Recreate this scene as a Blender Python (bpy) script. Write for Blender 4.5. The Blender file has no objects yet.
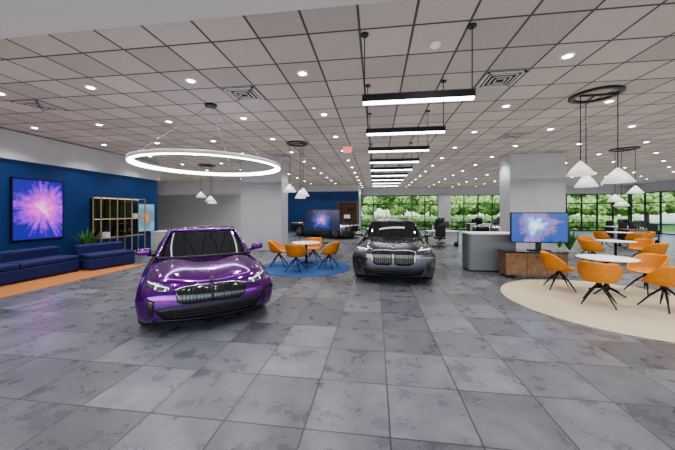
import bpy, bmesh, math, random
from mathutils import Vector, Matrix
from mathutils.bvhtree import BVHTree
random.seed(7)
scene = bpy.context.scene
COL = scene.collection
try:
    scene.view_settings.look = 'AgX - Medium High Contrast'
except Exception:
    pass

# ---------------------------------------------------------------- materials
MATS = {}
def mat(name, color, rough=0.5, metal=0.0, emit=None, estr=0.0, coat=0.0, noise=0.0, nscale=20, spec=0.5, bump=0.0):
    if name in MATS: return MATS[name]
    m = bpy.data.materials.new(name); m.use_nodes = True
    nt = m.node_tree; b = nt.nodes['Principled BSDF']
    c = (*color, 1)
    b.inputs['Base Color'].default_value = c
    b.inputs['Roughness'].default_value = rough
    b.inputs['Metallic'].default_value = metal
    b.inputs['Coat Weight'].default_value = coat
    b.inputs['Coat Roughness'].default_value = 0.03
    b.inputs['Specular IOR Level'].default_value = spec
    if emit:
        b.inputs['Emission Color'].default_value = (*emit, 1)
        b.inputs['Emission Strength'].default_value = estr
    if noise > 0 or bump > 0:
        tc = nt.nodes.new('ShaderNodeTexCoord')
        n = nt.nodes.new('ShaderNodeTexNoise'); n.inputs['Scale'].default_value = nscale; n.inputs['Detail'].default_value = 5
        nt.links.new(tc.outputs['Object'], n.inputs['Vector'])
        if noise > 0:
            r = nt.nodes.new('ShaderNodeValToRGB')
            r.color_ramp.elements[0].position = 0.3; r.color_ramp.elements[1].position = 0.7
            r.color_ramp.elements[0].color = (*[max(0, x*(1-noise)) for x in color], 1)
            r.color_ramp.elements[1].color = (*[min(1, x*(1+noise)) for x in color], 1)
            nt.links.new(n.outputs['Fac'], r.inputs['Fac'])
            nt.links.new(r.outputs['Color'], b.inputs['Base Color'])
        if bump > 0:
            bp = nt.nodes.new('ShaderNodeBump'); bp.inputs['Strength'].default_value = bump
            bp.inputs['Distance'].default_value = 0.02
            nt.links.new(n.outputs['Fac'], bp.inputs['Height']); nt.links.new(bp.outputs['Normal'], b.inputs['Normal'])
    MATS[name] = m
    return m

def grid_mat(name, size, ox, oy, lw, dark, light, line, rough, nscale, tilevar, bumpy=0.3, rvar=0.1, contrast=(0.3, 0.7), nrough=.7):
    m = bpy.data.materials.new(name); m.use_nodes = True
    nt = m.node_tree; N = nt.nodes; K = nt.links; b = N['Principled BSDF']
    def math_(op, a, v=None, c=None):
        n = N.new('ShaderNodeMath'); n.operation = op
        for i, x in enumerate((a, v, c)):
            if x is None: continue
            if isinstance(x, (int, float)): n.inputs[i].default_value = x
            else: K.new(x, n.inputs[i])
        return n.outputs[0]
    g = N.new('ShaderNodeNewGeometry'); s = N.new('ShaderNodeSeparateXYZ'); K.new(g.outputs['Position'], s.inputs[0])
    res = []
    ids = []
    for k, o in ((0, ox), (1, oy)):
        t = math_('DIVIDE', math_('SUBTRACT', s.outputs[k], o), size)
        f = math_('FRACT', t); ids.append(math_('FLOOR', t))
        a = math_('ABSOLUTE', math_('SUBTRACT', f, 0.5))
        res.append(math_('GREATER_THAN', a, 0.5 - lw/2/size))
    mask = math_('MAXIMUM', res[0], res[1])
    cb = N.new('ShaderNodeCombineXYZ'); K.new(ids[0], cb.inputs[0]); K.new(ids[1], cb.inputs[1])
    wn = N.new('ShaderNodeTexWhiteNoise'); K.new(cb.outputs[0], wn.inputs['Vector'])
    off = N.new('ShaderNodeVectorMath'); off.operation = 'MULTIPLY_ADD'
    K.new(wn.outputs['Color'], off.inputs[0]); off.inputs[1].default_value = (30, 30, 30); K.new(g.outputs['Position'], off.inputs[2])
    no = N.new('ShaderNodeTexNoise'); no.inputs['Scale'].default_value = nscale; no.inputs['Detail'].default_value = 12
    no.inputs['Roughness'].default_value = nrough; no.inputs['Distortion'].default_value = 0.15
    K.new(off.outputs[0], no.inputs['Vector'])
    ramp = N.new('ShaderNodeValToRGB')
    ramp.color_ramp.elements[0].position = contrast[0]; ramp.color_ramp.elements[1].position = contrast[1]
    ramp.color_ramp.elements[0].color = (*dark, 1); ramp.color_ramp.elements[1].color = (*light, 1)
    K.new(no.outputs['Fac'], ramp.inputs['Fac'])
    hsv = N.new('ShaderNodeHueSaturation')
    K.new(ramp.outputs['Color'], hsv.inputs['Color'])
    K.new(math_('MULTIPLY_ADD', wn.outputs['Value'], tilevar, 1 - tilevar/2), hsv.inputs['Value'])
    mx = N.new('ShaderNodeMixRGB'); K.new(mask, mx.inputs[0]); K.new(hsv.outputs[0], mx.inputs[1]); mx.inputs[2].default_value = (*line, 1)
    K.new(mx.outputs[0], b.inputs['Base Color'])
    K.new(math_('ADD', math_('MULTIPLY_ADD', no.outputs['Fac'], rvar, rough - rvar/2), math_('MULTIPLY', mask, 0.3)), b.inputs['Roughness'])
    bp = N.new('ShaderNodeBump'); bp.inputs['Strength'].default_value = bumpy; bp.inputs['Distance'].default_value = 0.004
    K.new(math_('SUBTRACT', math_('MULTIPLY', no.outputs['Fac'], 0.5), mask), bp.inputs['Height'])
    K.new(bp.outputs['Normal'], b.inputs['Normal'])
    return m

def burst_mat(name, stops, size, estr, nsc=3.0, center=(0, 0, 0)):
    m = bpy.data.materials.new(name); m.use_nodes = True
    nt = m.node_tree; N = nt.nodes; K = nt.links; b = N['Principled BSDF']
    tc = N.new('ShaderNodeTexCoord')
    sub = N.new('ShaderNodeVectorMath'); sub.operation = 'SUBTRACT'; K.new(tc.outputs['Object'], sub.inputs[0]); sub.inputs[1].default_value = center
    ln = N.new('ShaderNodeVectorMath'); ln.operation = 'LENGTH'; K.new(sub.outputs[0], ln.inputs[0])
    nm = N.new('ShaderNodeVectorMath'); nm.operation = 'NORMALIZE'; K.new(sub.outputs[0], nm.inputs[0])
    n1 = N.new('ShaderNodeTexNoise'); n1.inputs['Scale'].default_value = nsc; n1.inputs['Detail'].default_value = 8; n1.inputs['Roughness'].default_value = 0.7
    K.new(nm.outputs[0], n1.inputs['Vector'])
    n2 = N.new('ShaderNodeTexNoise'); n2.inputs['Scale'].default_value = 7; n2.inputs['Detail'].default_value = 8
    K.new(tc.outputs['Object'], n2.inputs['Vector'])
    def M(op, a, c):
        n = N.new('ShaderNodeMath'); n.operation = op
        for i, x in enumerate((a, c)):
            if isinstance(x, (int, float)): n.inputs[i].default_value = x
            else: K.new(x, n.inputs[i])
        return n.outputs[0]
    den = M('MULTIPLY', M('ADD', M('MULTIPLY', n1.outputs['Fac'], 1.6), -0.2), size)
    v = M('ADD', M('DIVIDE', ln.outputs['Value'], den), M('MULTIPLY', M('SUBTRACT', n2.outputs['Fac'], 0.5), 0.8))
    r = N.new('ShaderNodeValToRGB'); K.new(v, r.inputs['Fac'])
    els = r.color_ramp.elements
    els[0].position = stops[0][0]; els[0].color = (*stops[0][1], 1)
    els[1].position = stops[-1][0]; els[1].color = (*stops[-1][1], 1)
    for p, c in stops[1:-1]:
        e = els.new(p); e.color = (*c, 1)
    b.inputs['Base Color'].default_value = (0.01, 0.01, 0.02, 1); b.inputs['Roughness'].default_value = 0.2
    K.new(r.outputs['Color'], b.inputs['Emission Color']); b.inputs['Emission Strength'].default_value = estr
    return m

BLACK = mat('black_metal', (0.012, 0.012, 0.014), 0.4, 0.3)
BLACKG = mat('black_gloss', (0.006, 0.006, 0.007), 0.12, 0.0, coat=0.6)
WHITE = mat('white_paint', (0.75, 0.75, 0.75), 0.5)
WALLW = mat('wall_light_gray', (0.44, 0.45, 0.48), 0.7, noise=0.04, nscale=3)
COLM = mat('column_gray', (0.44, 0.45, 0.49), 0.65, noise=0.05, nscale=2)
BLUEW = mat('wall_blue', (0.006, 0.042, 0.17), 0.6, noise=0.08, nscale=4)
SOFA = mat('navy_fabric', (0.007, 0.013, 0.09), 0.75, noise=0.15, nscale=60, bump=0.2)
ORANGE = mat('tan_leather', (0.58, 0.21, 0.025), 0.42, noise=0.1, nscale=14, bump=0.1)
WOOD = mat('oak_wood', (0.19, 0.105, 0.06), 0.5, noise=0.3, nscale=9)
TAN = mat('tan_metal_frame', (0.42, 0.34, 0.22), 0.4, 0.3)
CHROME = mat('chrome', (0.6, 0.6, 0.62), 0.15, 1.0)
GLOW = mat('white_glow', (0.9, 0.9, 0.95), 0.5, emit=(0.86, 0.88, 1.0), estr=9)
WARMG = mat('warm_shelf_led', (0.9, 0.8, 0.6), 0.5, emit=(1.0, 0.75, 0.45), estr=2.5)
GLOWD = mat('downlight_glow', (1, 1, 1), 0.5, emit=(1.0, 0.96, 0.9), estr=30)
LEAF = mat('leaf_green', (0.05, 0.16, 0.03), 0.5, noise=0.5, nscale=8)
RUBBER = mat('tire_rubber', (0.012, 0.012, 0.012), 0.75)
ALLOY = mat('alloy_rim', (0.25, 0.25, 0.27), 0.25, 0.9)
SLAT = mat('grille_slat', (0.03, 0.03, 0.034), 0.3, 0.6)
CARGLASS = mat('car_glass', (0.008, 0.009, 0.012), 0.03, 0.0, coat=0, spec=0.5)
LAMPGL = mat('headlight_glass', (0.10, 0.10, 0.12), 0.05, 0.5, coat=1)
LEDM = mat('headlight_led', (0.8, 0.85, 0.9), 0.2, emit=(0.9, 0.95, 1.0), estr=0.8)

# ---------------------------------------------------------------- helpers
def root(name, loc=(0, 0, 0), rz=0):
    e = bpy.data.objects.new(name, None); e.empty_display_size = 0.2
    e.location = loc; e.rotation_euler = (0, 0, rz); COL.objects.link(e); return e
def mobj(name, verts, faces, m=None, parent=None, smooth=False, loc=(0, 0, 0), rot=(0, 0, 0)):
    me = bpy.data.meshes.new(name); me.from_pydata([tuple(v) for v in verts], [], faces); me.update()
    bm = bmesh.new(); bm.from_mesh(me); bmesh.ops.recalc_face_normals(bm, faces=bm.faces); bm.to_mesh(me); bm.free()
    ob = bpy.data.objects.new(name, me); COL.objects.link(ob)
    if m: me.materials.append(m)
    if smooth:
        for p in me.polygons: p.use_smooth = True
    ob.location = loc; ob.rotation_euler = rot
    if parent: ob.parent = parent
    return ob
def bobj(name, bm, m, parent=None, smooth=False, loc=(0, 0, 0), rot=(0, 0, 0)):
    me = bpy.data.meshes.new(name); bm.to_mesh(me); bm.free()
    ob = bpy.data.objects.new(name, me); COL.objects.link(ob)
    if m: me.materials.append(m)
    if smooth:
        for p in me.polygons: p.use_smooth = True
    ob.location = loc; ob.rotation_euler = rot
    if parent: ob.parent = parent
    return ob
def apply_mods(ob):
    bpy.context.view_layer.update()
    dg = bpy.context.evaluated_depsgraph_get()
    me = bpy.data.meshes.new_from_object(ob.evaluated_get(dg))
    ob.modifiers.clear(); ob.data = me
def box(name, size, loc, m, parent=None, bevel=0.0, seg=2, rot=(0, 0, 0)):
    bm = bmesh.new(); bmesh.ops.create_cube(bm, size=1)
    bmesh.ops.scale(bm, vec=size, verts=bm.verts)
    if bevel > 0:
        bmesh.ops.bevel(bm, geom=bm.edges[:], offset=bevel, segments=seg, affect='EDGES', profile=0.5)
    return bobj(name, bm, m, parent, smooth=False, loc=loc, rot=rot)
def boxmm(name, a, b, m, parent=None, bevel=0.0, seg=2):
    s = [b[i]-a[i] for i in range(3)]; c = [(a[i]+b[i])/2 for i in range(3)]
    return box(name, s, c, m, parent, bevel, seg)
def cyl(name, r1, r2, h, loc, m, parent=None, n=32, rot=(0, 0, 0), smooth=True):
    bm = bmesh.new(); bmesh.ops.create_cone(bm, cap_ends=True, segments=n, radius1=r1, radius2=r2, depth=h)
    ob = bobj(name, bm, m, parent, loc=loc, rot=rot)
    if smooth:
        for p in ob.data.polygons:
            if len(p.vertices) == 4: p.use_smooth = True
    return ob
def rod(name, a, b, r1, m, parent=None, r2=None, n=10):
    a = Vector(a); b = Vector(b); d = b-a
    q = d.to_track_quat('Z', 'Y').to_euler()
    return cyl(name, r1, r2 if r2 is not None else r1, d.length, (a+b)/2, m, parent, n=n, rot=q)
def lathe(name, prof, n, m, parent=None, loc=(0, 0, 0), rot=(0, 0, 0), close=False):
    vs = []; fs = []; k = len(prof)
    for i in range(n):
        a = 2*math.pi*i/n
        for r, z in prof: vs.append((r*math.cos(a), r*math.sin(a), z))
    for i in range(n):
        j = (i+1) % n
        for t in range(k if close else k-1):
            u = (t+1) % k
            fs.append((i*k+t, j*k+t, j*k+u, i*k+u))
    ob = mobj(name, vs, fs, m, parent, True, loc, rot)
    return ob
def join(name, obs, parent=None):
    bm = bmesh.new(); mats = []
    for o in obs:
        off = {}
        for i, mm in enumerate(o.data.materials):
            if mm not in mats: mats.append(mm)
            off[i] = mats.index(mm)
        bpy.context.view_layer.update()
        tmp = o.data.copy(); tmp.transform(o.matrix_basis)
        n0 = len(bm.faces); bm.from_mesh(tmp); bm.faces.ensure_lookup_table()
        for f in bm.faces[n0:]: f.material_index = off.get(f.material_index, 0)
        bpy.data.objects.remove(o); bpy.data.meshes.remove(tmp)
    me = bpy.data.meshes.new(name); bm.to_mesh(me); bm.free()
    for mm in mats: me.materials.append(mm)
    ob = bpy.data.objects.new(name, me); COL.objects.link(ob)
    if parent: ob.parent = parent
    return ob

# ---------------------------------------------------------------- camera
H = 1.7
cd = bpy.data.cameras.new('camera'); cam = bpy.data.objects.new('camera', cd); COL.objects.link(cam)
cam.location = (0, 0, H); cam.rotation_euler = (math.radians(90), 0, math.radians(7.6))
cd.sensor_width = 36; cd.lens = 285/675*36; cd.shift_y = -13/675; cd.clip_end = 300
scene.camera = cam

# ---------------------------------------------------------------- room shell
CZ = 4.0; T = 2/3
FLOORM = grid_mat('floor_slate_tile', T, -0.556, 2.18, 0.012, (0.078, 0.081, 0.093), (0.185, 0.19, 0.21), (0.028, 0.028, 0.032), 0.29, 3.4, 0.60, rvar=0.2, contrast=(.25, .75), nrough=.62)
CEILM = grid_mat('ceiling_acoustic_tile', T, -1.2+T/2, 4.6+T/2, 0.030, (0.36, 0.337, 0.312), (0.45, 0.42, 0.39), (0.08, 0.076, 0.072), 0.85, 40, 0.25, bumpy=0.2)
boxmm('floor', (-17, -6, -0.2), (22, 28.3, 0), FLOORM)
boxmm('ceiling', (-17, 3.12, CZ), (22, 28.3, CZ+0.2), CEILM)
boxmm('ceiling_soffit', (-17, -6, CZ-0.03), (22, 3.12, CZ+0.2), mat('drywall_white', (0.48, 0.48, 0.50), 0.8))
boxmm('wall_left', (-10.5, -6, 0), (-10.2, 12.2, CZ), BLUEW)
boxmm('trim_bulkhead', (-10.2, -6, 3.18), (-10.05, 12.2, CZ-0.03), WALLW)
boxmm('baseboard_left', (-10.2, -6, 0), (-10.18, 12.2, 0.1), BLACK)
boxmm('wall_recess_left', (-17.2, 11, 0), (-17, 20, CZ), WALLW)
boxmm('wall_back_left', (-17, 20, 0), (-7.6, 20.2, CZ), WALLW)
boxmm('wall_return', (-7.8, 20.2, 0), (-7.6, 24, CZ), WALLW)
boxmm('wall_back_center', (-7.8, 24, 0), (-1.4, 24.2, 3.45), BLUEW)
boxmm('trim_center_bulkhead', (-7.8, 23.95, 3.45), (-1.4, 24.2, CZ), WALLW)
boxmm('wall_side_center', (-1.6, 24.2, 0), (-1.4, 28, CZ), WALLW)
def window_run(name, a, b, axis, fixed, n, ztop=3.3, gaps=()):
    r = root(name)
    fr = []
    def bx(u0, u1, z0, z1, w=0.06):
        if axis == 'x': return boxmm('frame', (u0, fixed-w, z0), (u1, fixed+w, z1), BLACK)
        return boxmm('frame', (fixed-w, u0, z0), (fixed+w, u1, z1), BLACK)
    for i in range(n+1):
        u = a+(b-a)*i/n
        fr.append(bx(u-0.035, u+0.035, 0, ztop))
    for z in (0.04, 0.75, 2.45, ztop-0.03): fr.append(bx(a, b, z-0.035, z+0.035, 0.045))
    j = join('mullions', fr, r)
    return r
window_run('window_1', -1.4, 5.86, 'x', 28.0, 6)
window_run('window_2', 6.95, 21.9, 'x', 28.0, 12)
window_run('window_3', 2.0, 27.9, 'y', 22.0, 20)
boxmm('wall_back_lintel', (-1.4, 27.9, 3.3), (22, 28.2, CZ), WALLW)
boxmm('wall_back_pier', (5.86, 27.7, 0), (6.95, 28.2, 3.3), WALLW)
boxmm('wall_right_lintel', (21.9, -6, 3.3), (22.2, 27.9, CZ), WALLW)
window_run('sky_fill_opening', -10.2, 22, 'x', -6.0, 12, ztop=3.9)  # unseen open frame behind the camera, added to let sky fill in
boxmm('column', (5.28, 12.1, 0), (7.3, 13.05, CZ), COLM, bevel=0.01)
boxmm('column', (-6.0, 12.1, 0), (-4.1, 13.05, CZ), COLM, bevel=0.01)

# ---------------------------------------------------------------- downlights & ceiling things
DX = [-1.2+2*k for k in range(-4, 11)]
DY = [4.6+2*k for k in range(0, 12)]
dl = root('downlights')
pts = []
for x in DX:
    for y in DY:
        if abs(x-0.8) < 0.1 and y < 18: continue
        if 5.2 < x < 7.4 and 12 < y < 13.1: continue
        if -6.1 < x < -4 and 12 < y < 13.1: continue
        if x < -7.6 and y > 20: continue
        if x < -1.4 and y > 24: continue
        if x < -10: continue
        pts.append((x, y))
vs = []; fs = []; vs2 = []; fs2 = []
for x, y in pts:
    n = 16
    b0 = len(vs)
    for i in range(n):
        a = 2*math.pi*i/n; vs.append((x+.062*math.cos(a), y+.062*math.sin(a), CZ-0.012))
    fs.append(tuple(range(b0, b0+n)))
    b0 = len(vs2)
    for i in range(n):
        a = 2*math.pi*i/n
        vs2.append((x+.062*math.cos(a), y+.062*math.sin(a), CZ-0.014)); vs2.append((x+.095*math.cos(a), y+.095*math.sin(a), CZ-0.014)); vs2.append((x+.1*math.cos(a), y+.1*math.sin(a), CZ))
    for i in range(n):
        j = (i+1) % n
        fs2.append((b0+3*i, b0+3*j, b0+3*j+1, b0+3*i+1)); fs2.append((b0+3*i+1, b0+3*j+1, b0+3*j+2, b0+3*i+2))
mobj('lenses', vs, fs, GLOWD, dl)
mobj('trim_rings', vs2, fs2, WHITE, dl)
for x, y in pts + [(x, y) for x in DX[1:8] for y in (0.6, 2.6)]:
    ld = bpy.data.lights.new('downlight_lamp', 'SPOT'); ld.energy = 115; ld.color = (1, 0.97, 0.94)
    ld.spot_size = math.radians(125); ld.spot_blend = 0.8; ld.shadow_soft_size = 0.07
    lo = bpy.data.objects.new('lamp', ld); lo.location = (x, y, CZ-0.06); COL.objects.link(lo); lo.parent = dl
ad = bpy.data.lights.new('added_ceiling_fill', 'AREA'); ad.shape = 'RECTANGLE'; ad.size = 38; ad.size_y = 33; ad.energy = 1450; ad.color = (1, .93, .87)  # added fill light that brightens the ceiling, not a fixture of the room
ao = bpy.data.objects.new('added_ceiling_fill', ad); ao.location = (2.5, 11.3, 3.0); ao.rotation_euler = (math.pi, 0, 0); COL.objects.link(ao)

VENTM = mat('vent_gray', (0.45, 0.45, 0.45), 0.5)
VENTD = mat('vent_dark', (0.03, 0.03, 0.03), 0.6)
for x, y in [(-2.53, 5.27), (2.13, 5.27), (-7.2, 5.27), (4.13, 9.27), (-3.87, 11.27), (9.5, 7.27), (0.13, 15.27)]:
    o = [boxmm('b', (x-.3, y-.3, CZ-.008), (x+.3, y+.3, CZ-.001), VENTD)]
    for k, s in enumerate((.3, .23, .16, .09)):
        w = .025 if k else .04
        z0 = CZ-.02-.004*k
        o += [boxmm('b', (x-s, y-s, z0), (x+s, y-s+w, z0+.012), VENTM), boxmm('b', (x-s, y+s-w, z0), (x+s, y+s, z0+.012), VENTM),
              boxmm('b', (x-s, y-s, z0), (x-s+w, y+s, z0+.012), VENTM), boxmm('b', (x+s-w, y-s, z0), (x+s, y+s, z0+.012), VENTM)]
    join('ceiling_vent', o)
lathe('smoke_detector', [(0.001, -.05), (.04, -.05), (.055, -.035), (.07, -.03), (.075, 0)], 24, WHITE, loc=(.81, 4.05, CZ))
es = root('exit_sign', (-0.9, 9.2, 3.72))
box('housing', (.32, .04, .2), (0, 0, 0), WHITE, es, 0.01)
box('face', (.24, .01, .1), (0, -.024, 0), mat('exit_red', (0.6, 0.02, 0.02), 0.4, emit=(1, 0.05, 0.03), estr=2), es)
rod('stem', (0, 0, .1), (0, 0, .28), .012, WHITE, es)

# ---------------------------------------------------------------- linear pendants
for i in range(9):
    y = 3.70+1.5*i; z = 3.14
    r = root('linear_pendant_light', (0.52, y, z))
    box('housing', (1.38, .07, .085), (0, 0, 0.02), BLACK, r, .004)
    box('diffuser', (1.36, .06, .03), (0, 0, -.036), GLOW, r, .004)
    for s in (-1, 1):
        rod('rod', (s*.66, 0, .05), (s*.66, 0, CZ-z-.02), .006, BLACK, r)
        cyl('canopy', .05, .05, .02, (s*.66, 0, CZ-z-.011), BLACK, r, 20)
# ---------------------------------------------------------------- ring pendant
rr = root('ring_pendant_light', (-3.50, 5.70, 2.70))
R = 1.42
lathe('housing', [(R-.045, .035), (R+.045, .035), (R+.05, -.03), (R-.05, -.03)], 96, mat('ring_housing', (.7, .7, .7), .4), rr, close=True)
lathe('diffuser', [(R-.04, -.031), (R-.035, -.045), (R+.035, -.045), (R+.04, -.031)], 96, GLOW, rr)
lathe('inner_glow', [(R-.052, .02), (R-.055, -.03)], 96, GLOW, rr)
cyl('canopy', .12, .12, .04, (0, 0, CZ-2.70-.021), BLACK, rr)
for k in range(3):
    a = math.radians(100+120*k)
    rod('cable', (R*math.cos(a), R*math.sin(a), .03), (.05*math.cos(a), .05*math.sin(a), CZ-2.70-.04), .005, CHROME, rr, n=6)
# ---------------------------------------------------------------- cone pendants
CONE = mat('cone_shade', (.82, .82, .84), .4, emit=(1, .98, .95), estr=.4)
def cone_cluster(x, y, rc, cones):
    r = root('pendant_cluster_light', (x, y, CZ))
    lathe('canopy', [(rc-.1, 0), (rc-.1, -.03), (rc, -.03), (rc, 0)], 48, BLACK, r, close=True)
    box('canopy_bar', (rc*2-.1, .06, .025), (0, 0, -.014), BLACK, r)
    for dx, dy, z, rad in cones:
        zz = z-CZ
        rod('cord', (dx, dy, -.02), (dx, dy, zz+.18), .007, BLACK, r, n=6)
        rod('arm', (0, 0, -.02), (dx, dy, -.02), .012, BLACK, r, n=6)
        lathe('shade', [(.02, .20), (.035, .18), (rad*.6, .06), (rad, -.08), (rad-.012, -.08), (rad*.55, .05), (.02, .17)], 32, CONE, r, loc=(dx, dy, zz))
        lathe('bulb', [(.001, .02), (.05, .0), (.06, -.03), (.04, -.06), (.001, -.075)], 20, GLOW, r, loc=(dx, dy, zz+.02))
cone_cluster(4.27, 6.2, .42, [(-.28, -.02, 2.50, .23), (.30, -.12, 2.34, .25), (.05, .33, 2.3, .2)])
cone_cluster(9.0, 11.7, .42, [(-.3, 0, 2.15, .24), (.28, -.1, 2.45, .24), (.15, .32, 2.0, .24)])
cone_cluster(-2.6, 9.3, .36, [(-.25, -.05, 2.45, .22), (.22, -.1, 2.3, .22), (.03, .27, 2.25, .2)])
cone_cluster(-8.2, 13.0, .4, [(-.3, 0, 2.5, .24), (.25, -.1, 2.3, .24), (.1, .3, 2.2, .24)])
cone_cluster(14.5, 12.5, .42, [(-.3, 0, 2.3, .24), (.28, -.1, 2.1, .24), (.15, .32, 1.95, .24)])

# ---------------------------------------------------------------- rugs
def disk(name, r, loc, m, h=.012):
    return cyl(name, r, r, h, (loc[0], loc[1], h/2+.0005), m, n=96)
disk('round_rug', 1.82, (4.4, 5.98), mat('cream_carpet', (.50, .42, .31), .9, noise=.08, nscale=40, bump=.3))
disk('round_rug', 1.4, (-2.15, 8.6), mat('blue_carpet', (.03, .085, .25), .9, noise=.2, nscale=40, bump=.3))
boxmm('area_rug', (-10.15, 1.5, .0005), (-7.3, 8.2, .012), mat('rust_carpet', (.38, .15, .045), .9, noise=.15, nscale=30, bump=.3))

# ---------------------------------------------------------------- chairs and tables
def make_chair_meshes():
    n = 40
    def hh(a):
        c = math.sin(a)
        t = max(0, min(1, (c+0.75)/1.45)); t = t*t*(3-2*t)
        return .455+.345*t
    prof = [(0.0, 0), (.10, 0), (.19, .0), (.235, .02), (.27, .12), (.295, .5), (.31, .85), (.315, 1)]
    vs = [(0, 0, .435)]; fs = []
    for k, (r, t) in enumerate(prof[1:]):
        for i in range(n):
            a = 2*math.pi*i/n
            top = hh(a); z = .435+(top-.435)*t
            rr_ = r*(1.0 if math.sin(a) > 0 else 1-.06*(-math.sin(a))*(t))
            back = max(0, math.sin(a))
            y = rr_*math.sin(a) + .05*back*t
            vs.append((rr_*1.0*math.cos(a), y*.98, z))
    for i in range(n): fs.append((0, 1+i, 1+(i+1) % n))
    for k in range(len(prof)-2):
        for i in range(n):
            a = 1+k*n+i; b = 1+k*n+(i+1) % n
            fs.append((a, b, b+n, a+n))
    sh = mobj('shell', vs, fs, ORANGE, None, True)
    s = sh.modifiers.new('s', 'SOLIDIFY'); s.thickness = .035; s.offset = -1
    sb = sh.modifiers.new('b', 'SUBSURF'); sb.levels = 1; sb.render_levels = 1
    apply_mods(sh)
    for p in sh.data.polygons: p.use_smooth = True
    cu = lathe('cushion', [(.001, .475), (.14, .475), (.2, .468), (.225, .45), (.22, .43)], 32, ORANGE)
    lg = [cyl('hub', .035, .045, .09, (0, 0, .375), BLACK)]
    for k in range(4):
        a = math.radians(45+90*k)
        lg.append(rod('leg', (.02*math.cos(a), .02*math.sin(a), .37), (.17*math.cos(a), .17*math.sin(a), .22), .018, BLACK, r2=.018))
        lg.append(rod('leg', (.168*math.cos(a), .168*math.sin(a), .222), (.33*math.cos(a), .33*math.sin(a), .008), .018, BLACK, r2=.010))
    lgj = join('legs', lg)
    ms = [(o.name.split('.')[0], o.data) for o in (sh, cu, lgj)]
    for o in (sh, cu, lgj): bpy.data.objects.remove(o)
    return ms
CH = make_chair_meshes()
def chair(x, y, tx, ty, z=.013):
    a = math.atan2(tx-x, -(ty-y))
    r = root('armchair', (x, y, z), a)
    for nme, me in CH:
        o = bpy.data.objects.new(nme, me); COL.objects.link(o); o.parent = r
def table(x, y, rad=.5, z=.013, top=WHITE):
    r = root('round_table', (x, y, z))
    lathe('top', [(.001, .745), (rad-.015, .745), (rad, .737), (rad-.03, .715), (.001, .715)], 48, top, r)
    cyl('column', .035, .035, .62, (0, 0, .41), BLACK, r)
    for k in range(4):
        a = math.radians(20+90*k)
        rod('foot', (.02*math.cos(a), .02*math.sin(a), .14), (.34*math.cos(a), .34*math.sin(a), .012), .022, BLACK, r, r2=.012)
    cyl('hub', .05, .05, .12, (0, 0, .13), BLACK, r)
    cyl('plate', .18, .18, .015, (0, 0, .708), BLACK, r)
table(4.75, 6.6)
chair(4.05, 5.8, 4.75, 6.75); chair(4.98, 5.66, 4.75, 6.65); chair(4.0, 6.85, 4.75, 6.65); chair(5.6, 6.75, 4.75, 6.6)
table(-2.15, 8.7, .45)
chair(-3.0, 8.6, -2.15, 8.7); chair(-2.25, 7.9, -2.15, 8.7); chair(-1.4, 8.5, -2.15, 8.7); chair(-2.1, 9.5, -2.15, 8.7)
table(7.9, 10.6, .5, 0)
chair(7.0, 10.3, 7.9, 10.6, 0); chair(8.2, 9.7, 7.9, 10.6, 0); chair(8.8, 10.8, 7.9, 10.6, 0); chair(7.7, 11.5, 7.9, 10.6, 0)
table(11.2, 10.2, .5, 0)
chair(10.4, 9.7, 11.2, 10.2, 0); chair(11.6, 9.35, 11.2, 10.2, 0); chair(10.6, 10.9, 11.2, 10.2, 0)
table(11.5, 15.2, .5, 0)
chair(10.6, 15.0, 11.5, 15.2, 0); chair(12.3, 14.9, 11.5, 15.2, 0); chair(11.4, 14.3, 11.5, 15.2, 0)

# ---------------------------------------------------------------- sofas
def sofa(x, y, L, rz, nseat, depth=.9):
    r = root('sofa', (x, y, .013), rz)
    box('base', (depth, L, .30), (0, 0, .17), SOFA, r, .03, 3)
    w = L/nseat
    for k in range(nseat):
        yy = -L/2+w*(k+.5)
        box('seat_cushion', (depth-.28, w-.012, .14), (.13, yy, .385), SOFA, r, .045, 4)
        box('back_cushion', (.26, w-.012, .40), (-depth/2+.14, yy, .51), SOFA, r, .06, 4)
    for s in (-1, 1):
        for q in (-1, 1):
            cyl('foot', .02, .025, .03, (q*(depth/2-.08), s*(L/2-.1), .015), BLACK, r, 12)
sofa(-8.85, 5.75, 2.75, 0, 2)
sofa(-8.35, 7.85, 1.25, math.radians(-14), 1, .85)

# ---------------------------------------------------------------- wall art (LED)
art = root('wall_art', (-10.17, 7.4, 1.77))
box('frame', (.05, 1.36, 1.84), (0, 0, 0), BLACK, art, .008)
box('picture', (.01, 1.28, 1.76), (.028, 0, 0), burst_mat('purple_burst', [(0.0, (.95, .6, .95)), (.22, (.85, .12, .65)), (.5, (.5, .04, .72)), (.78, (.14, .03, .6)), (1.0, (.02, .015, .28))], 1.35, 1.35, 3.2, (0, .1, .05)), art)
sh = root('open_shelf', (-9.85, 9.9, 0))
for yy in (-.95, -.3, .35, 1.0):
    for xx in (-.16, .16):
        box('post', (.03, .03, 2.25), (xx, yy, 1.125), TAN, sh)
for zz in (.08, .75, 1.45, 2.23):
    box('shelf', (.35, 1.98, .025), (0, .025, zz), TAN, sh)
    if zz > .5: box('shelf_led', (.02, 1.9, .01), (-.12, .025, zz-.019), WARMG, sh)
for (yy, zz, s, m_) in [(-.6, .765, .2, WHITE), (.65, 1.465, .18, WHITE), (.05, .765, .16, BLACK)]:
    o = []
    for k in range(4):
        o.append(box('b', (.16, .035, s-.02*(k % 2)), (0, yy-.06+k*.04, zz+(s-.02*(k % 2))/2), m_))
    join('books', o, sh)
dd = root('wall_display', (-10.17, 9.95, 1.45))
box('bezel', (.05, 1.9, 1.5), (0, 0, 0), BLACK, dd, .01)
box('glass', (.006, 1.84, 1.44), (.028, 0, 0), BLACKG, dd)
po = root('wall_poster', (-10.17, 11.5, 1.45))
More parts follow.
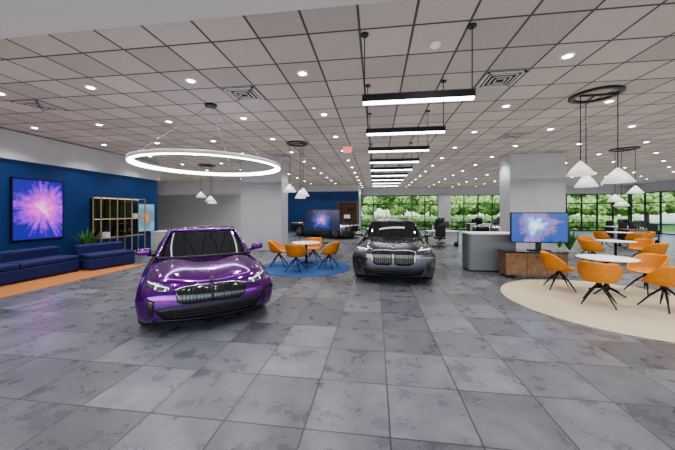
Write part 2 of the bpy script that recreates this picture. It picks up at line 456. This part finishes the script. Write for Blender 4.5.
box('frame', (.03, .95, 1.25), (0, 0, 0), BLACK, po, .005)
box('print', (.006, .9, 1.2), (.018, 0, 0), burst_mat('poster_print', [(0, (.95, .55, .2)), (.35, (.7, .3, .2)), (.6, (.1, .4, .5)), (1, (.35, .6, .75))], .9, .7, 2), po)
cb = root('side_cabinet', (-9.3, 11.5, 0))
box('body', (.5, .9, .82), (0, 0, .43), COLM, cb, .01)
box('top', (.54, .94, .03), (0, 0, .856), WHITE, cb)
box('plinth', (.44, .84, .03), (0, 0, .015), BLACK, cb)
box('door_gap', (.004, .01, .7), (.252, 0, .43), BLACK, cb)

def potted_plant(x, y, z=0, h=.9, s=1.0):
    r = root('potted_plant', (x, y, z))
    lathe('pot', [(.001, 0), (.11*s, 0), (.15*s, .3*s), (.16*s, .32*s), (.14*s, .32*s), (.13*s, .27*s), (.001, .27*s)], 28, mat('pot_white', (.55, .55, .55), .5), r)
    vs = []; fs = []
    rnd = random.Random(int(x*100))
    for k in range(46):
        a = rnd.uniform(0, 6.28); el = rnd.uniform(1.1, 1.52); ln = rnd.uniform(.5, 1)*(h-.3*s)
        w = .045*s
        b0 = len(vs)
        for t in range(5):
            u = t/4
            rad = ln*math.cos(el)*u*(1+.2*u); zz = .28*s+ln*math.sin(el)*u - .25*ln*u*u*math.cos(el)
            ww = w*math.sin(math.pi*min(.97, .08+u*.9))
            px, py = math.cos(a), math.sin(a)
            vs.append((px*rad-py*ww, py*rad+px*ww, zz)); vs.append((px*rad+py*ww, py*rad-px*ww, zz))
        for t in range(4): fs.append((b0+2*t, b0+2*t+1, b0+2*t+3, b0+2*t+2))
    mobj('leaves', vs, fs, LEAF, r)
potted_plant(-9.72, 8.48, 0.0, 1.3, 1.0)
potted_plant(4.62, 7.9, .692, .34, .3)
potted_plant(7.0, 11.4, 0, 1.2, 1.0)

# ---------------------------------------------------------------- counter, console and tv
ct = root('reception_counter', (3.30, 8.95, 0))
bm = bmesh.new(); bmesh.ops.create_cube(bm, size=1); bmesh.ops.scale(bm, vec=(1.32, .7, 1.02), verts=bm.verts)
bmesh.ops.bevel(bm, geom=[e for e in bm.edges if abs(e.verts[0].co.z-e.verts[1].co.z) > .5], offset=.12, segments=6, affect='EDGES', profile=.5)
bobj('body', bm, mat('counter_gray', (.15, .16, .18), .5), ct, loc=(0, 0, .55))
bm = bmesh.new(); bmesh.ops.create_cube(bm, size=1); bmesh.ops.scale(bm, vec=(1.37, .75, .035), verts=bm.verts)
bmesh.ops.bevel(bm, geom=[e for e in bm.edges if abs(e.verts[0].co.z-e.verts[1].co.z) > .02], offset=.13, segments=6, affect='EDGES', profile=.5)
bobj('top', bm, WHITE, ct, loc=(0, 0, 1.08))
box('plinth', (1.2, .6, .05), (0, 0, .025), BLACK, ct)
cs = root('media_console', (4.05, 8.05, 0))
box('carcass', (1.46, .44, .58), (0, 0, .37), WOOD, cs, .006)
for k in range(3):
    box('door', (.455, .02, .5), (-.475+.475*k, -.225, .36), WOOD, cs, .004)
    box('handle', (.12, .012, .012), (-.475+.475*k, -.24, .58), BLACK, cs)
box('top', (1.5, .47, .03), (0, 0, .675), BLACKG, cs)
for s in (-1, 1):
    for q in (-1, 1): box('foot', (.05, .05, .08), (s*.65, q*.17, .04), BLACK, cs)
tv = root('television', (4.25, 8.12, .691))
box('bezel', (1.40, .05, .80), (0, 0, .60), BLACK, tv, .006)
m_ = burst_mat('tv_picture', [(0, (.95, .97, 1)), (.25, (.55, .75, .95)), (.5, (.08, .25, .7)), (.75, (.3, .15, .35)), (1.0, (.02, .08, .35))], .8, 1.2, 1.6, (-.1, 0, .05))
box('screen', (1.35, .008, .75), (0, -.028, .60), m_, tv)
box('neck', (.12, .05, .25), (0, .02, .13), BLACK, tv); box('stand', (.5, .2, .02), (0, 0, .01), BLACK, tv, .004)

def display(x, y, w, h, z, m, nm='digital_display'):
    r = root(nm, (x, y, 0))
    box('bezel', (w, .06, h), (0, 0, z), BLACK, r, .008)
    box('screen', (w-.06, .008, h-.06), (0, -.033, z), m, r)
    box('post', (.12, .08, z-h/2), (0, .02, (z-h/2)/2), BLACK, r); box('base', (.7, .45, .03), (0, 0, .015), BLACK, r, .005)
m2 = burst_mat('display_picture', [(0, (.9, .4, .8)), (.3, (.4, .15, .7)), (.6, (.05, .08, .4)), (1.0, (.01, .02, .08))], .9, 1.0, 2.5)
display(-2.9, 15.3, 2.0, 1.2, 1.25, m2)
bc = root('bookcase', (-2.3, 23.7, 0))
for s in (-1, 1): box('side', (.05, .4, 2.5), (s*.8, 0, 1.25), WOOD, bc)
for z in (.05, .6, 1.15, 1.7, 2.2, 2.48): box('shelf', (1.56, .4, .04), (0, 0, z), WOOD, bc)
box('back', (1.56, .02, 2.4), (0, .18, 1.27), WOOD, bc)
for k, z in enumerate((.62, 1.17, 1.72)):
    box('books', (.5, .2, .3), (-.3+.25*k, -.02, z+.152), [BLUEW, WHITE, BLACK][k], bc)

def desk(x, y, rz=0, mtop=WHITE):
    r = root('office_desk', (x, y, 0), rz)
    box('top', (1.5, .75, .035), (0, 0, .74), mtop, r, .004)
    for s in (-1, 1): box('leg_panel', (.04, .7, .72), (s*.72, 0, .36), BLACK, r)
    box('modesty_panel', (1.4, .02, .5), (0, -.3, .46), COLM, r)
    box('monitor', (.58, .03, .34), (.1, .05, 1.06), BLACKG, r, .005); box('monitor_neck', (.05, .04, .16), (.1, .08, .83), BLACK, r); box('monitor_foot', (.2, .16, .012), (.1, .08, .764), BLACK, r)
    box('drawers', (.38, .6, .58), (-.48, .02, .32), COLM, r)
def office_chair(x, y, rz=0):
    r = root('office_chair', (x, y, 0), rz)
    box('seat', (.48, .48, .08), (0, 0, .47), BLACK, r, .03, 3); box('back', (.46, .06, .55), (0, .24, .82), BLACK, r, .025, 3)
    cyl('column', .025, .025, .36, (0, 0, .26), CHROME, r, 16); box('back_bar', (.06, .04, .3), (0, .26, .52), BLACK, r)
    for k in range(5):
        a = 2*math.pi*k/5
        rod('spoke', (0, 0, .1), (.28*math.cos(a), .28*math.sin(a), .06), .018, BLACK, r)
        bm = bmesh.new(); bmesh.ops.create_uvsphere(bm, u_segments=10, v_segments=8, radius=.03); bobj('caster', bm, BLACK, r, True, (.28*math.cos(a), .28*math.sin(a), .031))
for (x, y) in [(3.3, 15.0), (2.2, 24.0), (5.2, 24.2), (8.4, 25.0), (12.0, 24.5), (16.0, 21.0), (14.2, 17.6), (18.5, 17.0)]:
    desk(x, y, 0, WOOD if x in (5.2, 14.2) else WHITE); office_chair(x+.1, y+.85); office_chair(x-.3, y-.95, math.pi)

# ---------------------------------------------------------------- CARS
def lerp(a, b, t): return a+(b-a)*t
def resample(pl, n):
    ds = [0]
    for i in range(1, len(pl)): ds.append(ds[-1]+math.hypot(pl[i][0]-pl[i-1][0], pl[i][1]-pl[i-1][1]))
    out = []
    for k in range(n):
        s = ds[-1]*k/(n-1)
        for i in range(1, len(pl)):
            if s <= ds[i]+1e-9:
                t = 0 if ds[i] == ds[i-1] else (s-ds[i-1])/(ds[i]-ds[i-1])
                out.append((lerp(pl[i-1][0], pl[i][0], t), lerp(pl[i-1][1], pl[i][1], t))); break
    return out

def build_car(P):
    r = root('car')
    L, W = P['L'], P['W']; sil = P['sil']; n = len(sil); PAINT = P['paint']
    us = [0, .22, .42, .60, .76, .88, .96, 1.0]
    cx = P.get('crease', .52)
    def vert(u, s, i, inset=0):
        y, z = sil[i]
        fw = max(0, 1-y/1.1); rw = max(0, 1-(L-y)/.9)
        yy = y+P['bow']*(.45*u**2+.55*u**5)*fw - .22*(u**2.6)*rw
        top = P['top0'] <= i <= P['top1']
        zz = z
        if top:
            zz -= P['drop']*(u**5)
            if i >= P['top0']+1 and y < 1.5: zz += .034*math.exp(-((u-cx)/.12)**2) - .014*math.exp(-(u/.3)**2) + .015*math.exp(-((u-.82)/.12)**2)
            if u == 1.0: zz -= .05
        if (not top) and u == 1.0 and z < .3: zz += .03
        g = 1 - .10*max(0, (zz-.62)/.4)**2 - .05*max(0, (.5-zz)/.3)**2
        if inset:
            yc = L/2; zc = .58
            yy = yc+(yy-yc)*.965; zz = zc+(zz-zc)*.72
            g = 1.004
        return (s*u*W*g, yy, zz)
    seq = [(1, -1, 1)]+[(u, -1, 0) for u in reversed(us)] + [(u, 1, 0) for u in us[1:]]+[(1, 1, 1)]
    vs = []; fs = []
    for u, s, ins in seq:
        for i in range(n): vs.append(vert(u, s, i, ins))
    K = len(seq)
    for k in range(K-1):
        for i in range(n):
            j = (i+1) % n
            fs.append((k*n+i, k*n+j, (k+1)*n+j, (k+1)*n+i))
    fs.append(tuple(range(n))); fs.append(tuple(range((K-1)*n, K*n)))
    body = mobj('body', vs, fs, PAINT, None, True)
    body.data.materials.append(RUBBER)
    sb = body.modifiers.new('s', 'SUBSURF'); sb.levels = 2; sb.render_levels = 2
    apply_mods(body)
    wr = P['wr']
    def extent(me):
        if len(me.vertices) < 500: return 0, 0
        ys = [v.co.y for v in me.vertices]; xs = [v.co.x for v in me.vertices]
        area = sum(p.area for p in me.polygons)
        return (max(ys)-min(ys))*(max(xs)-min(xs)), area
    for yw in P['wy']:
        for s in (-1, 1):
            e0, a0 = extent(body.data)
            keep = body.data.copy()
            for att in range(8):
                dx = .0037*att*(1 if att % 2 else -1)
                c = cyl('cut', wr+.05, wr+.05, .5+.013*att, (s*(W-.02)+dx, yw+dx*.7, wr+.01+.0013*att), None, None, 48-att, rot=(0, math.pi/2, 0))
                c.data.materials.append(PAINT); c.data.materials.append(RUBBER)
                for p in c.data.polygons: p.material_index = 1
                m = body.modifiers.new('b', 'BOOLEAN'); m.operation = 'DIFFERENCE'; m.object = c
                m.solver = 'EXACT' if att < 5 else 'FAST'
                apply_mods(body); bpy.data.objects.remove(c)
                e1, a1 = extent(body.data)
                if e1 > e0*.9 and a1 > a0*.85 and len(body.data.vertices) != len(keep.vertices): break
                body.data = keep.copy()
    for p in body.data.polygons: p.use_smooth = True
    try: body.data.set_sharp_from_angle(angle=math.radians(40))
    except Exception: pass
    print('BODY', len(body.data.vertices), extent(body.data))
    body.parent = r
    me = body.data
    bvh = BVHTree.FromPolygons([v.co.copy() for v in me.vertices], [tuple(p.vertices) for p in me.polygons])
    def surf(x, z):
        h = bvh.ray_cast(Vector((x, -3, z)), Vector((0, 1, 0)))
        return h[0].y if h[0] else None
    def panel(nm, top, bot, m, nx=16, nz=5, off=.006, th=.02, mirror=False):
        for sg in ((1, -1) if mirror else (1,)):
            T_ = resample(top, nx); B_ = resample(bot, nx)
            vv = []; ff = []
            for k in range(nz):
                t = k/(nz-1); last = None
                for i in range(nx):
                    x = lerp(B_[i][0], T_[i][0], t)*sg; z = lerp(B_[i][1], T_[i][1], t)
                    y = surf(x, z)
                    if y is None or y > 1.0: y = last if last is not None else .3
                    last = y
                    vv.append((x, y-off, z))
            for k in range(nz-1):
                for i in range(nx-1):
                    a = k*nx+i; ff.append((a, a+1, a+nx+1, a+nx))
            o = mobj(nm, vv, ff, m, r, True)
            if sum(p.normal.y for p in o.data.polygons) > 0: o.data.flip_normals()
            s_ = o.modifiers.new('s', 'SOLIDIFY'); s_.thickness = th; s_.offset = -1
            apply_mods(o)
    P['front'](panel)
    def ring(half, z0fn):
        pts = [(x, y) for x, y in half]
        full = pts + [(-x, y) for x, y in reversed(pts[1:-1])]
        return [(x, y, z0fn(x, y)) for x, y in full]
    base = P['cab_base']; roof = P['cab_roof']; zb, zr, zt = P['zb'], P['zr'], P['zt']
    rings = []
    for t, bul in ((0, 0), (.33, .02), (.66, .02), (1, 0)):
        half = [(lerp(b[0], q[0], t)+(bul if b[0] > .3 else 0), lerp(b[1], q[1], t)-(bul*1.5 if b[1] < 2 else 0)) for b, q in zip(base, roof)]
        zz = lerp(zb, zr, t)
        ymid = (roof[0][1]+roof[-1][1])/2; yh = (roof[-1][1]-roof[0][1])/2
        rings.append(ring(half, lambda x, y, zz=zz, t=t: zz - .035*t*((y-ymid)/yh)**2*0.8 + .012*t*(1-abs(x)/.6)))
    yc = (roof[0][1]+roof[-1][1])/2
    for sc, z in ((.92, zr+(zt-zr)*.55), (.55, zt-.006), (.2, zt)):
        rings.append(ring([(x*sc, yc+(y-yc)*sc) for x, y in roof], lambda x, y, z=z, sc=sc: z - .03*((y-yc)/1.0)**2*sc))
    m_ = len(rings[0]); vs = []; fs = []
    for rg in rings: vs += rg
    for k in range(len(rings)-1):
        for i in range(m_):
            j = (i+1) % m_; fs.append((k*m_+i, k*m_+j, (k+1)*m_+j, (k+1)*m_+i))
    fs.append(tuple(range((len(rings)-1)*m_, len(rings)*m_)))
    cab = mobj('cabin', vs, fs, CARGLASS, r, True); cab.data.materials.append(P.get('roofm', PAINT))
    for idx, p in enumerate(cab.data.polygons):
        k = idx//m_
        if k >= 3: p.material_index = 1
    s_ = cab.modifiers.new('s', 'SUBSURF'); s_.levels = 2; s_.render_levels = 2
    apply_mods(cab)
    def tube(nm, pts, rad, m):
        cu = bpy.data.curves.new(nm, 'CURVE'); cu.dimensions = '3D'; sp = cu.splines.new('NURBS'); sp.points.add(len(pts)-1)
        for q, pt in zip(sp.points, pts): q.co = (*pt, 1)
        sp.use_endpoint_u = True; sp.order_u = 3; cu.bevel_depth = rad; cu.bevel_resolution = 3
        o = bpy.data.objects.new(nm, cu); COL.objects.link(o)
        bpy.context.view_layer.update()
        me = bpy.data.meshes.new_from_object(o.evaluated_get(bpy.context.evaluated_depsgraph_get()))
        bpy.data.objects.remove(o)
        ob = bpy.data.objects.new(nm, me); COL.objects.link(ob); me.materials.append(m); ob.parent = r
        for p in me.polygons: p.use_smooth = True
        return ob
    bi = 2
    for s in (-1, 1):
        path = [(s*base[bi][0]*1.0, base[bi][1]-.08, zb+.0), (s*lerp(base[bi][0], roof[bi][0], .5), lerp(base[bi][1], roof[bi][1], .5)-.03, lerp(zb, zr, .5)+.005), (s*roof[bi][0]*.99, roof[bi][1], zr-.012), (s*roof[bi+1][0], roof[bi+1][1], zr+.0), (s*roof[bi+2][0], roof[bi+2][1], zr+.008), (s*roof[-4][0], roof[-4][1], zr-.01), (s*roof[-3][0], roof[-3][1], zr-.03), (s*base[-3][0], base[-3][1]+.05, zb)]
        tube('pillar', path, .026, PAINT)
    tube('header', [(-roof[bi][0], roof[bi][1], zr-.01), (-roof[1][0], roof[1][1]-.01, zr+.0), (0, roof[0][1]-.01, zr+.01), (roof[1][0], roof[1][1]-.01, zr+.0), (roof[bi][0], roof[bi][1], zr-.01)], .014, PAINT)
    tube('cowl', [(-base[bi][0]*.97, base[bi][1]-.12, zb+.005), (-base[1][0], base[1][1]-.08, zb+.018), (0, base[0][1]-.07, zb+.025), (base[1][0], base[1][1]-.08, zb+.018), (base[bi][0]*.97, base[bi][1]-.12, zb+.005)], .022, BLACK)
    box('rearview_mirror', (.22, .03, .06), (0, roof[0][1]-.10, zr-.09), BLACK, r, .01)
    for s in (-1, 1):
        bm = bmesh.new(); bmesh.ops.create_cube(bm, size=1)
        for v in bm.verts:
            v.co.x *= .23; v.co.y *= .12; v.co.z *= .14
            if v.co.x*s > 0: v.co.z *= .75; v.co.y += .03
        bmesh.ops.bevel(bm, geom=bm.edges[:], offset=.045, segments=4, affect='EDGES', profile=.5)
        bobj('door_mirror', bm, PAINT, r, True, (s*(W+.03), P['my'], P['mz']))
        rod('mirror_arm', (s*(W-.16), P['my']+.08, P['mz']-.08), (s*(W-.02), P['my']+.02, P['mz']-.05), .025, BLACK, r)
    for yw in P['wy']:
        for s in (-1, 1):
            w = root('wheel', (s*(W-.115), yw, wr), 0); w.parent = r
            w.rotation_euler = (0, s*math.pi/2, 0)
            tw = .11
            lathe('tire', [(wr*.72, -tw), (wr*.93, -tw), (wr*.99, -tw*.75), (wr, 0), (wr*.99, tw*.75), (wr*.93, tw), (wr*.72, tw)], 48, RUBBER, w)
            lathe('rim', [(wr*.73, -tw*.8), (wr*.70, tw*.2), (wr*.73, tw*.98), (wr*.76, tw*.98)], 48, ALLOY, w)
            cyl('brake', wr*.55, wr*.55, .03, (0, 0, -.01), mat('brake_disc', (.2, .2, .2), .4, .8), w)
            cyl('hub', wr*.16, wr*.13, .06, (0, 0, tw*.7), ALLOY, w)
            for k in range(5):
                for q in (-.16, .16):
                    a = 2*math.pi*k/5
                    rod('spoke', (wr*.1*math.cos(a), wr*.1*math.sin(a), tw*.7), (wr*.73*math.cos(a+q), wr*.73*math.sin(a+q), tw*.85), .016, ALLOY, w)
    for s in (-1, 1):
        box('side_skirt', (.06, P['wy'][1]-P['wy'][0]-2*wr-.1, .1), (s*(W-.06), (P['wy'][0]+P['wy'][1])/2, .22), BLACK, r, .015)
        for yh in (2.35, 3.2): box('door_handle', (.03, .18, .025), (s*(W-.0), yh+P['L']*.02, P['zb']-.17), PAINT, r, .008)
    box('undertray', (W*1.5, L-1.2, .06), (0, L/2, .19), BLACK, r)
    return r

PURPLE = mat('purple_paint', (.125, .001, .215), .16, .8, coat=1.0, spec=.5)
GRAYP = mat('gray_paint', (.085, .088, .10), .18, .8, coat=1.0, spec=.6)

def front_coupe(panel):
    panel('kidney_grille', [(.0, .66), (.10, .676), (.34, .664), (.47, .628)], [(.0, .455), (.10, .44), (.36, .44), (.44, .48)], BLACKG, 18, 6, .012, .03, True)
    panel('grille_divider', [(-.018, .678), (.018, .678)], [(-.014, .44), (.014, .44)], BLACK, 3, 6, .022, .03)
    panel('grille_frame', [(.03, .682), (.10, .690), (.345, .678), (.485, .64)], [(.03, .672), (.10, .680), (.34, .668), (.47, .632)], CHROME, 18, 2, .018, .02, True)
    for k in range(8):
        x = .06+k*.045
        panel('slat', [(x, .645), (x+.008, .645)], [(x, .465), (x+.008, .465)], SLAT, 2, 6, .020, .01, True)
    panel('lower_intake', [(-.72, .39), (-.5, .425), (0, .43), (.5, .425), (.72, .39)], [(-.60, .24), (-.4, .215), (0, .21), (.4, .215), (.60, .24)], BLACK, 30, 5, .010, .02)
    for z in (.28, .32, .36):
        panel('intake_bar', [(-.5, z+.005), (.5, z+.005)], [(-.5, z-.005), (.5, z-.005)], SLAT, 24, 2, .018, .01)
    panel('side_intake', [(.71, .50), (.80, .54)], [(.74, .27), (.79, .30)], BLACKG, 5, 8, .010, .02, True)
    panel('lip', [(-.74, .235), (0, .21), (.74, .235)], [(-.72, .195), (0, .18), (.72, .195)], BLACK, 24, 3, .02, .03)
    panel('headlight', [(.50, .672), (.64, .712), (.84, .745)], [(.53, .625), (.64, .618), (.82, .675)], LAMPGL, 14, 5, .008, .02, True)
    panel('led_strip', [(.54, .668), (.65, .696), (.81, .728)], [(.54, .660), (.65, .686), (.81, .720)], LEDM, 12, 2, .014, .006, True)
    panel('led_leg', [(.57, .655), (.585, .66)], [(.58, .63), (.60, .63)], LEDM, 3, 3, .014, .006, True)
    panel('led_leg', [(.69, .68), (.705, .685)], [(.70, .645), (.715, .65)], LEDM, 3, 3, .014, .006, True)
    panel('badge', [(-.035, .745), (0, .755), (.035, .745)], [(-.035, .71), (0, .70), (.035, .71)], SLAT, 8, 5, .01, .01)

def front_sedan(panel):
    panel('kidney_grille', [(.02, .80), (.10, .815), (.40, .81), (.50, .78)], [(.03, .50), (.12, .47), (.38, .47), (.47, .53)], BLACKG, 18, 8, .012, .03, True)
    panel('grille_frame', [(.015, .818), (.10, .832), (.41, .826), (.516, .794)], [(.02, .80), (.10, .815), (.40, .81), (.50, .78)], CHROME, 18, 2, .02, .02, True)
    panel('grille_side_frame', [(.50, .79), (.518, .79)], [(.465, .53), (.485, .53)], CHROME, 2, 8, .02, .02, True)
    for k in range(9):
        x = .05+k*.047
        panel('slat', [(x, .79), (x+.014, .79)], [(x, .50), (x+.014, .50)], SLAT, 2, 8, .024, .01, True)
    panel('upper_headlight', [(.58, .832), (.70, .845), (.90, .84)], [(.59, .816), (.70, .826), (.89, .82)], LEDM, 12, 3, .010, .015, True)
    panel('headlight', [(.60, .74), (.72, .745), (.90, .74)], [(.62, .66), (.72, .665), (.88, .68)], LAMPGL, 12, 4, .008, .02, True)
    panel('lower_intake', [(-.70, .40), (0, .415), (.70, .40)], [(-.64, .25), (0, .235), (.64, .25)], BLACK, 26, 5, .010, .02)
    for z in (.29, .34):
        panel('intake_bar', [(-.55, z+.008), (.55, z+.008)], [(-.55, z-.008), (.55, z-.008)], SLAT, 24, 2, .018, .01)
    panel('side_intake', [(.76, .56), (.86, .58)], [(.78, .32), (.84, .34)], BLACKG, 5, 8, .010, .02, True)
    panel('badge', [(-.04, .895), (0, .90), (.04, .895)], [(-.04, .86), (0, .85), (.04, .86)], CHROME, 8, 4, .01, .01)

L1 = 4.55
car1 = build_car(dict(L=L1, W=.95, paint=PURPLE, bow=.30, drop=.14, wr=.34, wy=(.86, 3.52), my=1.60, mz=1.0,
    sil=[(.30, .15), (.05, .16), (.0, .34), (.0, .52), (.05, .66), (.16, .75), (.45, .82), (.9, .89), (1.3, .935), (1.7, .955), (2.5, .97), (3.3, .99), (3.9, 1.03), (4.3, 1.05), (4.5, .97), (4.55, .7), (4.5, .35), (4.25, .24), (3.0, .18), (1.5, .15)],
    top0=4, top1=13, front=front_coupe, zb=.915, zr=1.34, zt=1.41,
    cab_base=[(0, 1.10), (.44, 1.17), (.77, 1.40), (.835, 1.9), (.845, 2.6), (.83, 3.3), (.72, 3.75), (.38, 3.98), (0, 4.02)],
    cab_roof=[(0, 1.98), (.38, 2.0), (.60, 2.08), (.635, 2.3), (.64, 2.7), (.615, 3.1), (.52, 3.3), (.27, 3.4), (0, 3.42)]))
car1.location = (-2.28, 3.76, 0.0); car1.rotation_euler = (0, 0, math.radians(36))
L2 = 5.2
car2 = build_car(dict(L=L2, W=.98, paint=GRAYP, bow=.24, drop=.13, wr=.37, wy=(.92, 4.05), my=1.75, mz=1.06,
    sil=[(.30, .16), (.05, .17), (.0, .36), (.0, .62), (.03, .83), (.14, .89), (.5, .93), (1.0, .965), (1.4, .99), (1.9, 1.01), (2.8, 1.03), (3.8, 1.05), (4.5, 1.07), (4.95, 1.06), (5.15, .98), (5.2, .72), (5.12, .36), (4.85, .25), (3.2, .2), (1.7, .16)],
    top0=4, top1=13, front=front_sedan, zb=.965, zr=1.41, zt=1.49,
    cab_base=[(0, 1.30), (.46, 1.36), (.80, 1.58), (.885, 2.1), (.90, 2.9), (.88, 3.7), (.76, 4.25), (.42, 4.5), (0, 4.55)],
    cab_roof=[(0, 2.15), (.41, 2.17), (.63, 2.25), (.68, 2.5), (.69, 3.0), (.66, 3.5), (.57, 3.75), (.3, 3.88), (0, 3.9)]))
car2.location = (.40, 6.65, 0); car2.rotation_euler = (0, 0, math.radians(-3))
def clone(src, loc, rz):
    def rec(o, p):
        c = o.copy(); COL.objects.link(c); c.parent = p
        for ch in o.children: rec(ch, c)
        return c
    c = rec(src, None); c.location = loc; c.rotation_euler = (0, 0, rz); return c
clone(car2, (6.3, 18.0, 0), math.radians(-60))
clone(car2, (-1.3, 18.2, 0), math.radians(60))

# ---------------------------------------------------------------- outdoors
boxmm('ground', (-40, -60, -.5), (80, 90, -.21), mat('asphalt', (.28, .28, .27), .9, noise=.2, nscale=1))
boxmm('grass_lawn', (-10, 30, -.21), (60, 60, -.15), mat('grass', (.08, .2, .03), .9, noise=.3, nscale=2))
BARK = mat('bark', (.08, .05, .03), .9)
TREEL = mat('tree_foliage', (.17, .28, .08), .8, noise=.75, nscale=3.0, bump=1.0)
def tree(x, y, h, s):
    r = root('tree', (x, y, -.15))
    rod('trunk', (0, 0, 0), (0, 0, h*.6), .16, BARK, r, r2=.09)
    rnd = random.Random(int(x*31+y))
    bm = bmesh.new()
    for k in range(12):
        c = Vector((rnd.uniform(-1, 1)*s, rnd.uniform(-1, 1)*s*.7, h*.55+rnd.uniform(-.3, .4)*h*.7))
        rr_ = s*rnd.uniform(.4, .65)
        ret = bmesh.ops.create_icosphere(bm, subdivisions=3, radius=rr_)
        for v in ret['verts']:
            v.co *= 1+rnd.uniform(-.16, .16)
            v.co += c
    bobj('crown', bm, TREEL, r, False)
rnd = random.Random(3)
for k in range(14):
    tree(-4+k*3.6, 38+rnd.uniform(-1, 1), rnd.uniform(5, 6.5), 1.5)
for k in range(12):
    tree(-5+k*4.6, 44+rnd.uniform(-1, 1), rnd.uniform(6, 8), 2.2)
for k in range(8):
    tree(31+rnd.uniform(-1, 1), 3+k*4.0, rnd.uniform(5, 6.5), 1.6)
hv = bmesh.new()
for k in range(50):
    ret = bmesh.ops.create_icosphere(hv, subdivisions=2, radius=.7)
    c = Vector((-4+k*.6, 32.0+rnd.uniform(-.3, .3), .65))
    for v in ret['verts']: v.co *= 1+rnd.uniform(-.12, .12); v.co += c
bobj('hedge', hv, TREEL)

# ---------------------------------------------------------------- world
w = bpy.data.worlds.new('world'); scene.world = w; w.use_nodes = True
nt = w.node_tree; bg = nt.nodes['Background']
sk = nt.nodes.new('ShaderNodeTexSky'); sk.sky_type = 'NISHITA'; sk.sun_disc = False
sk.sun_elevation = math.radians(50); sk.sun_rotation = math.radians(200); sk.air_density = 1.0; sk.dust_density = 2.0
nt.links.new(sk.outputs[0], bg.inputs[0]); bg.inputs[1].default_value = 0.8
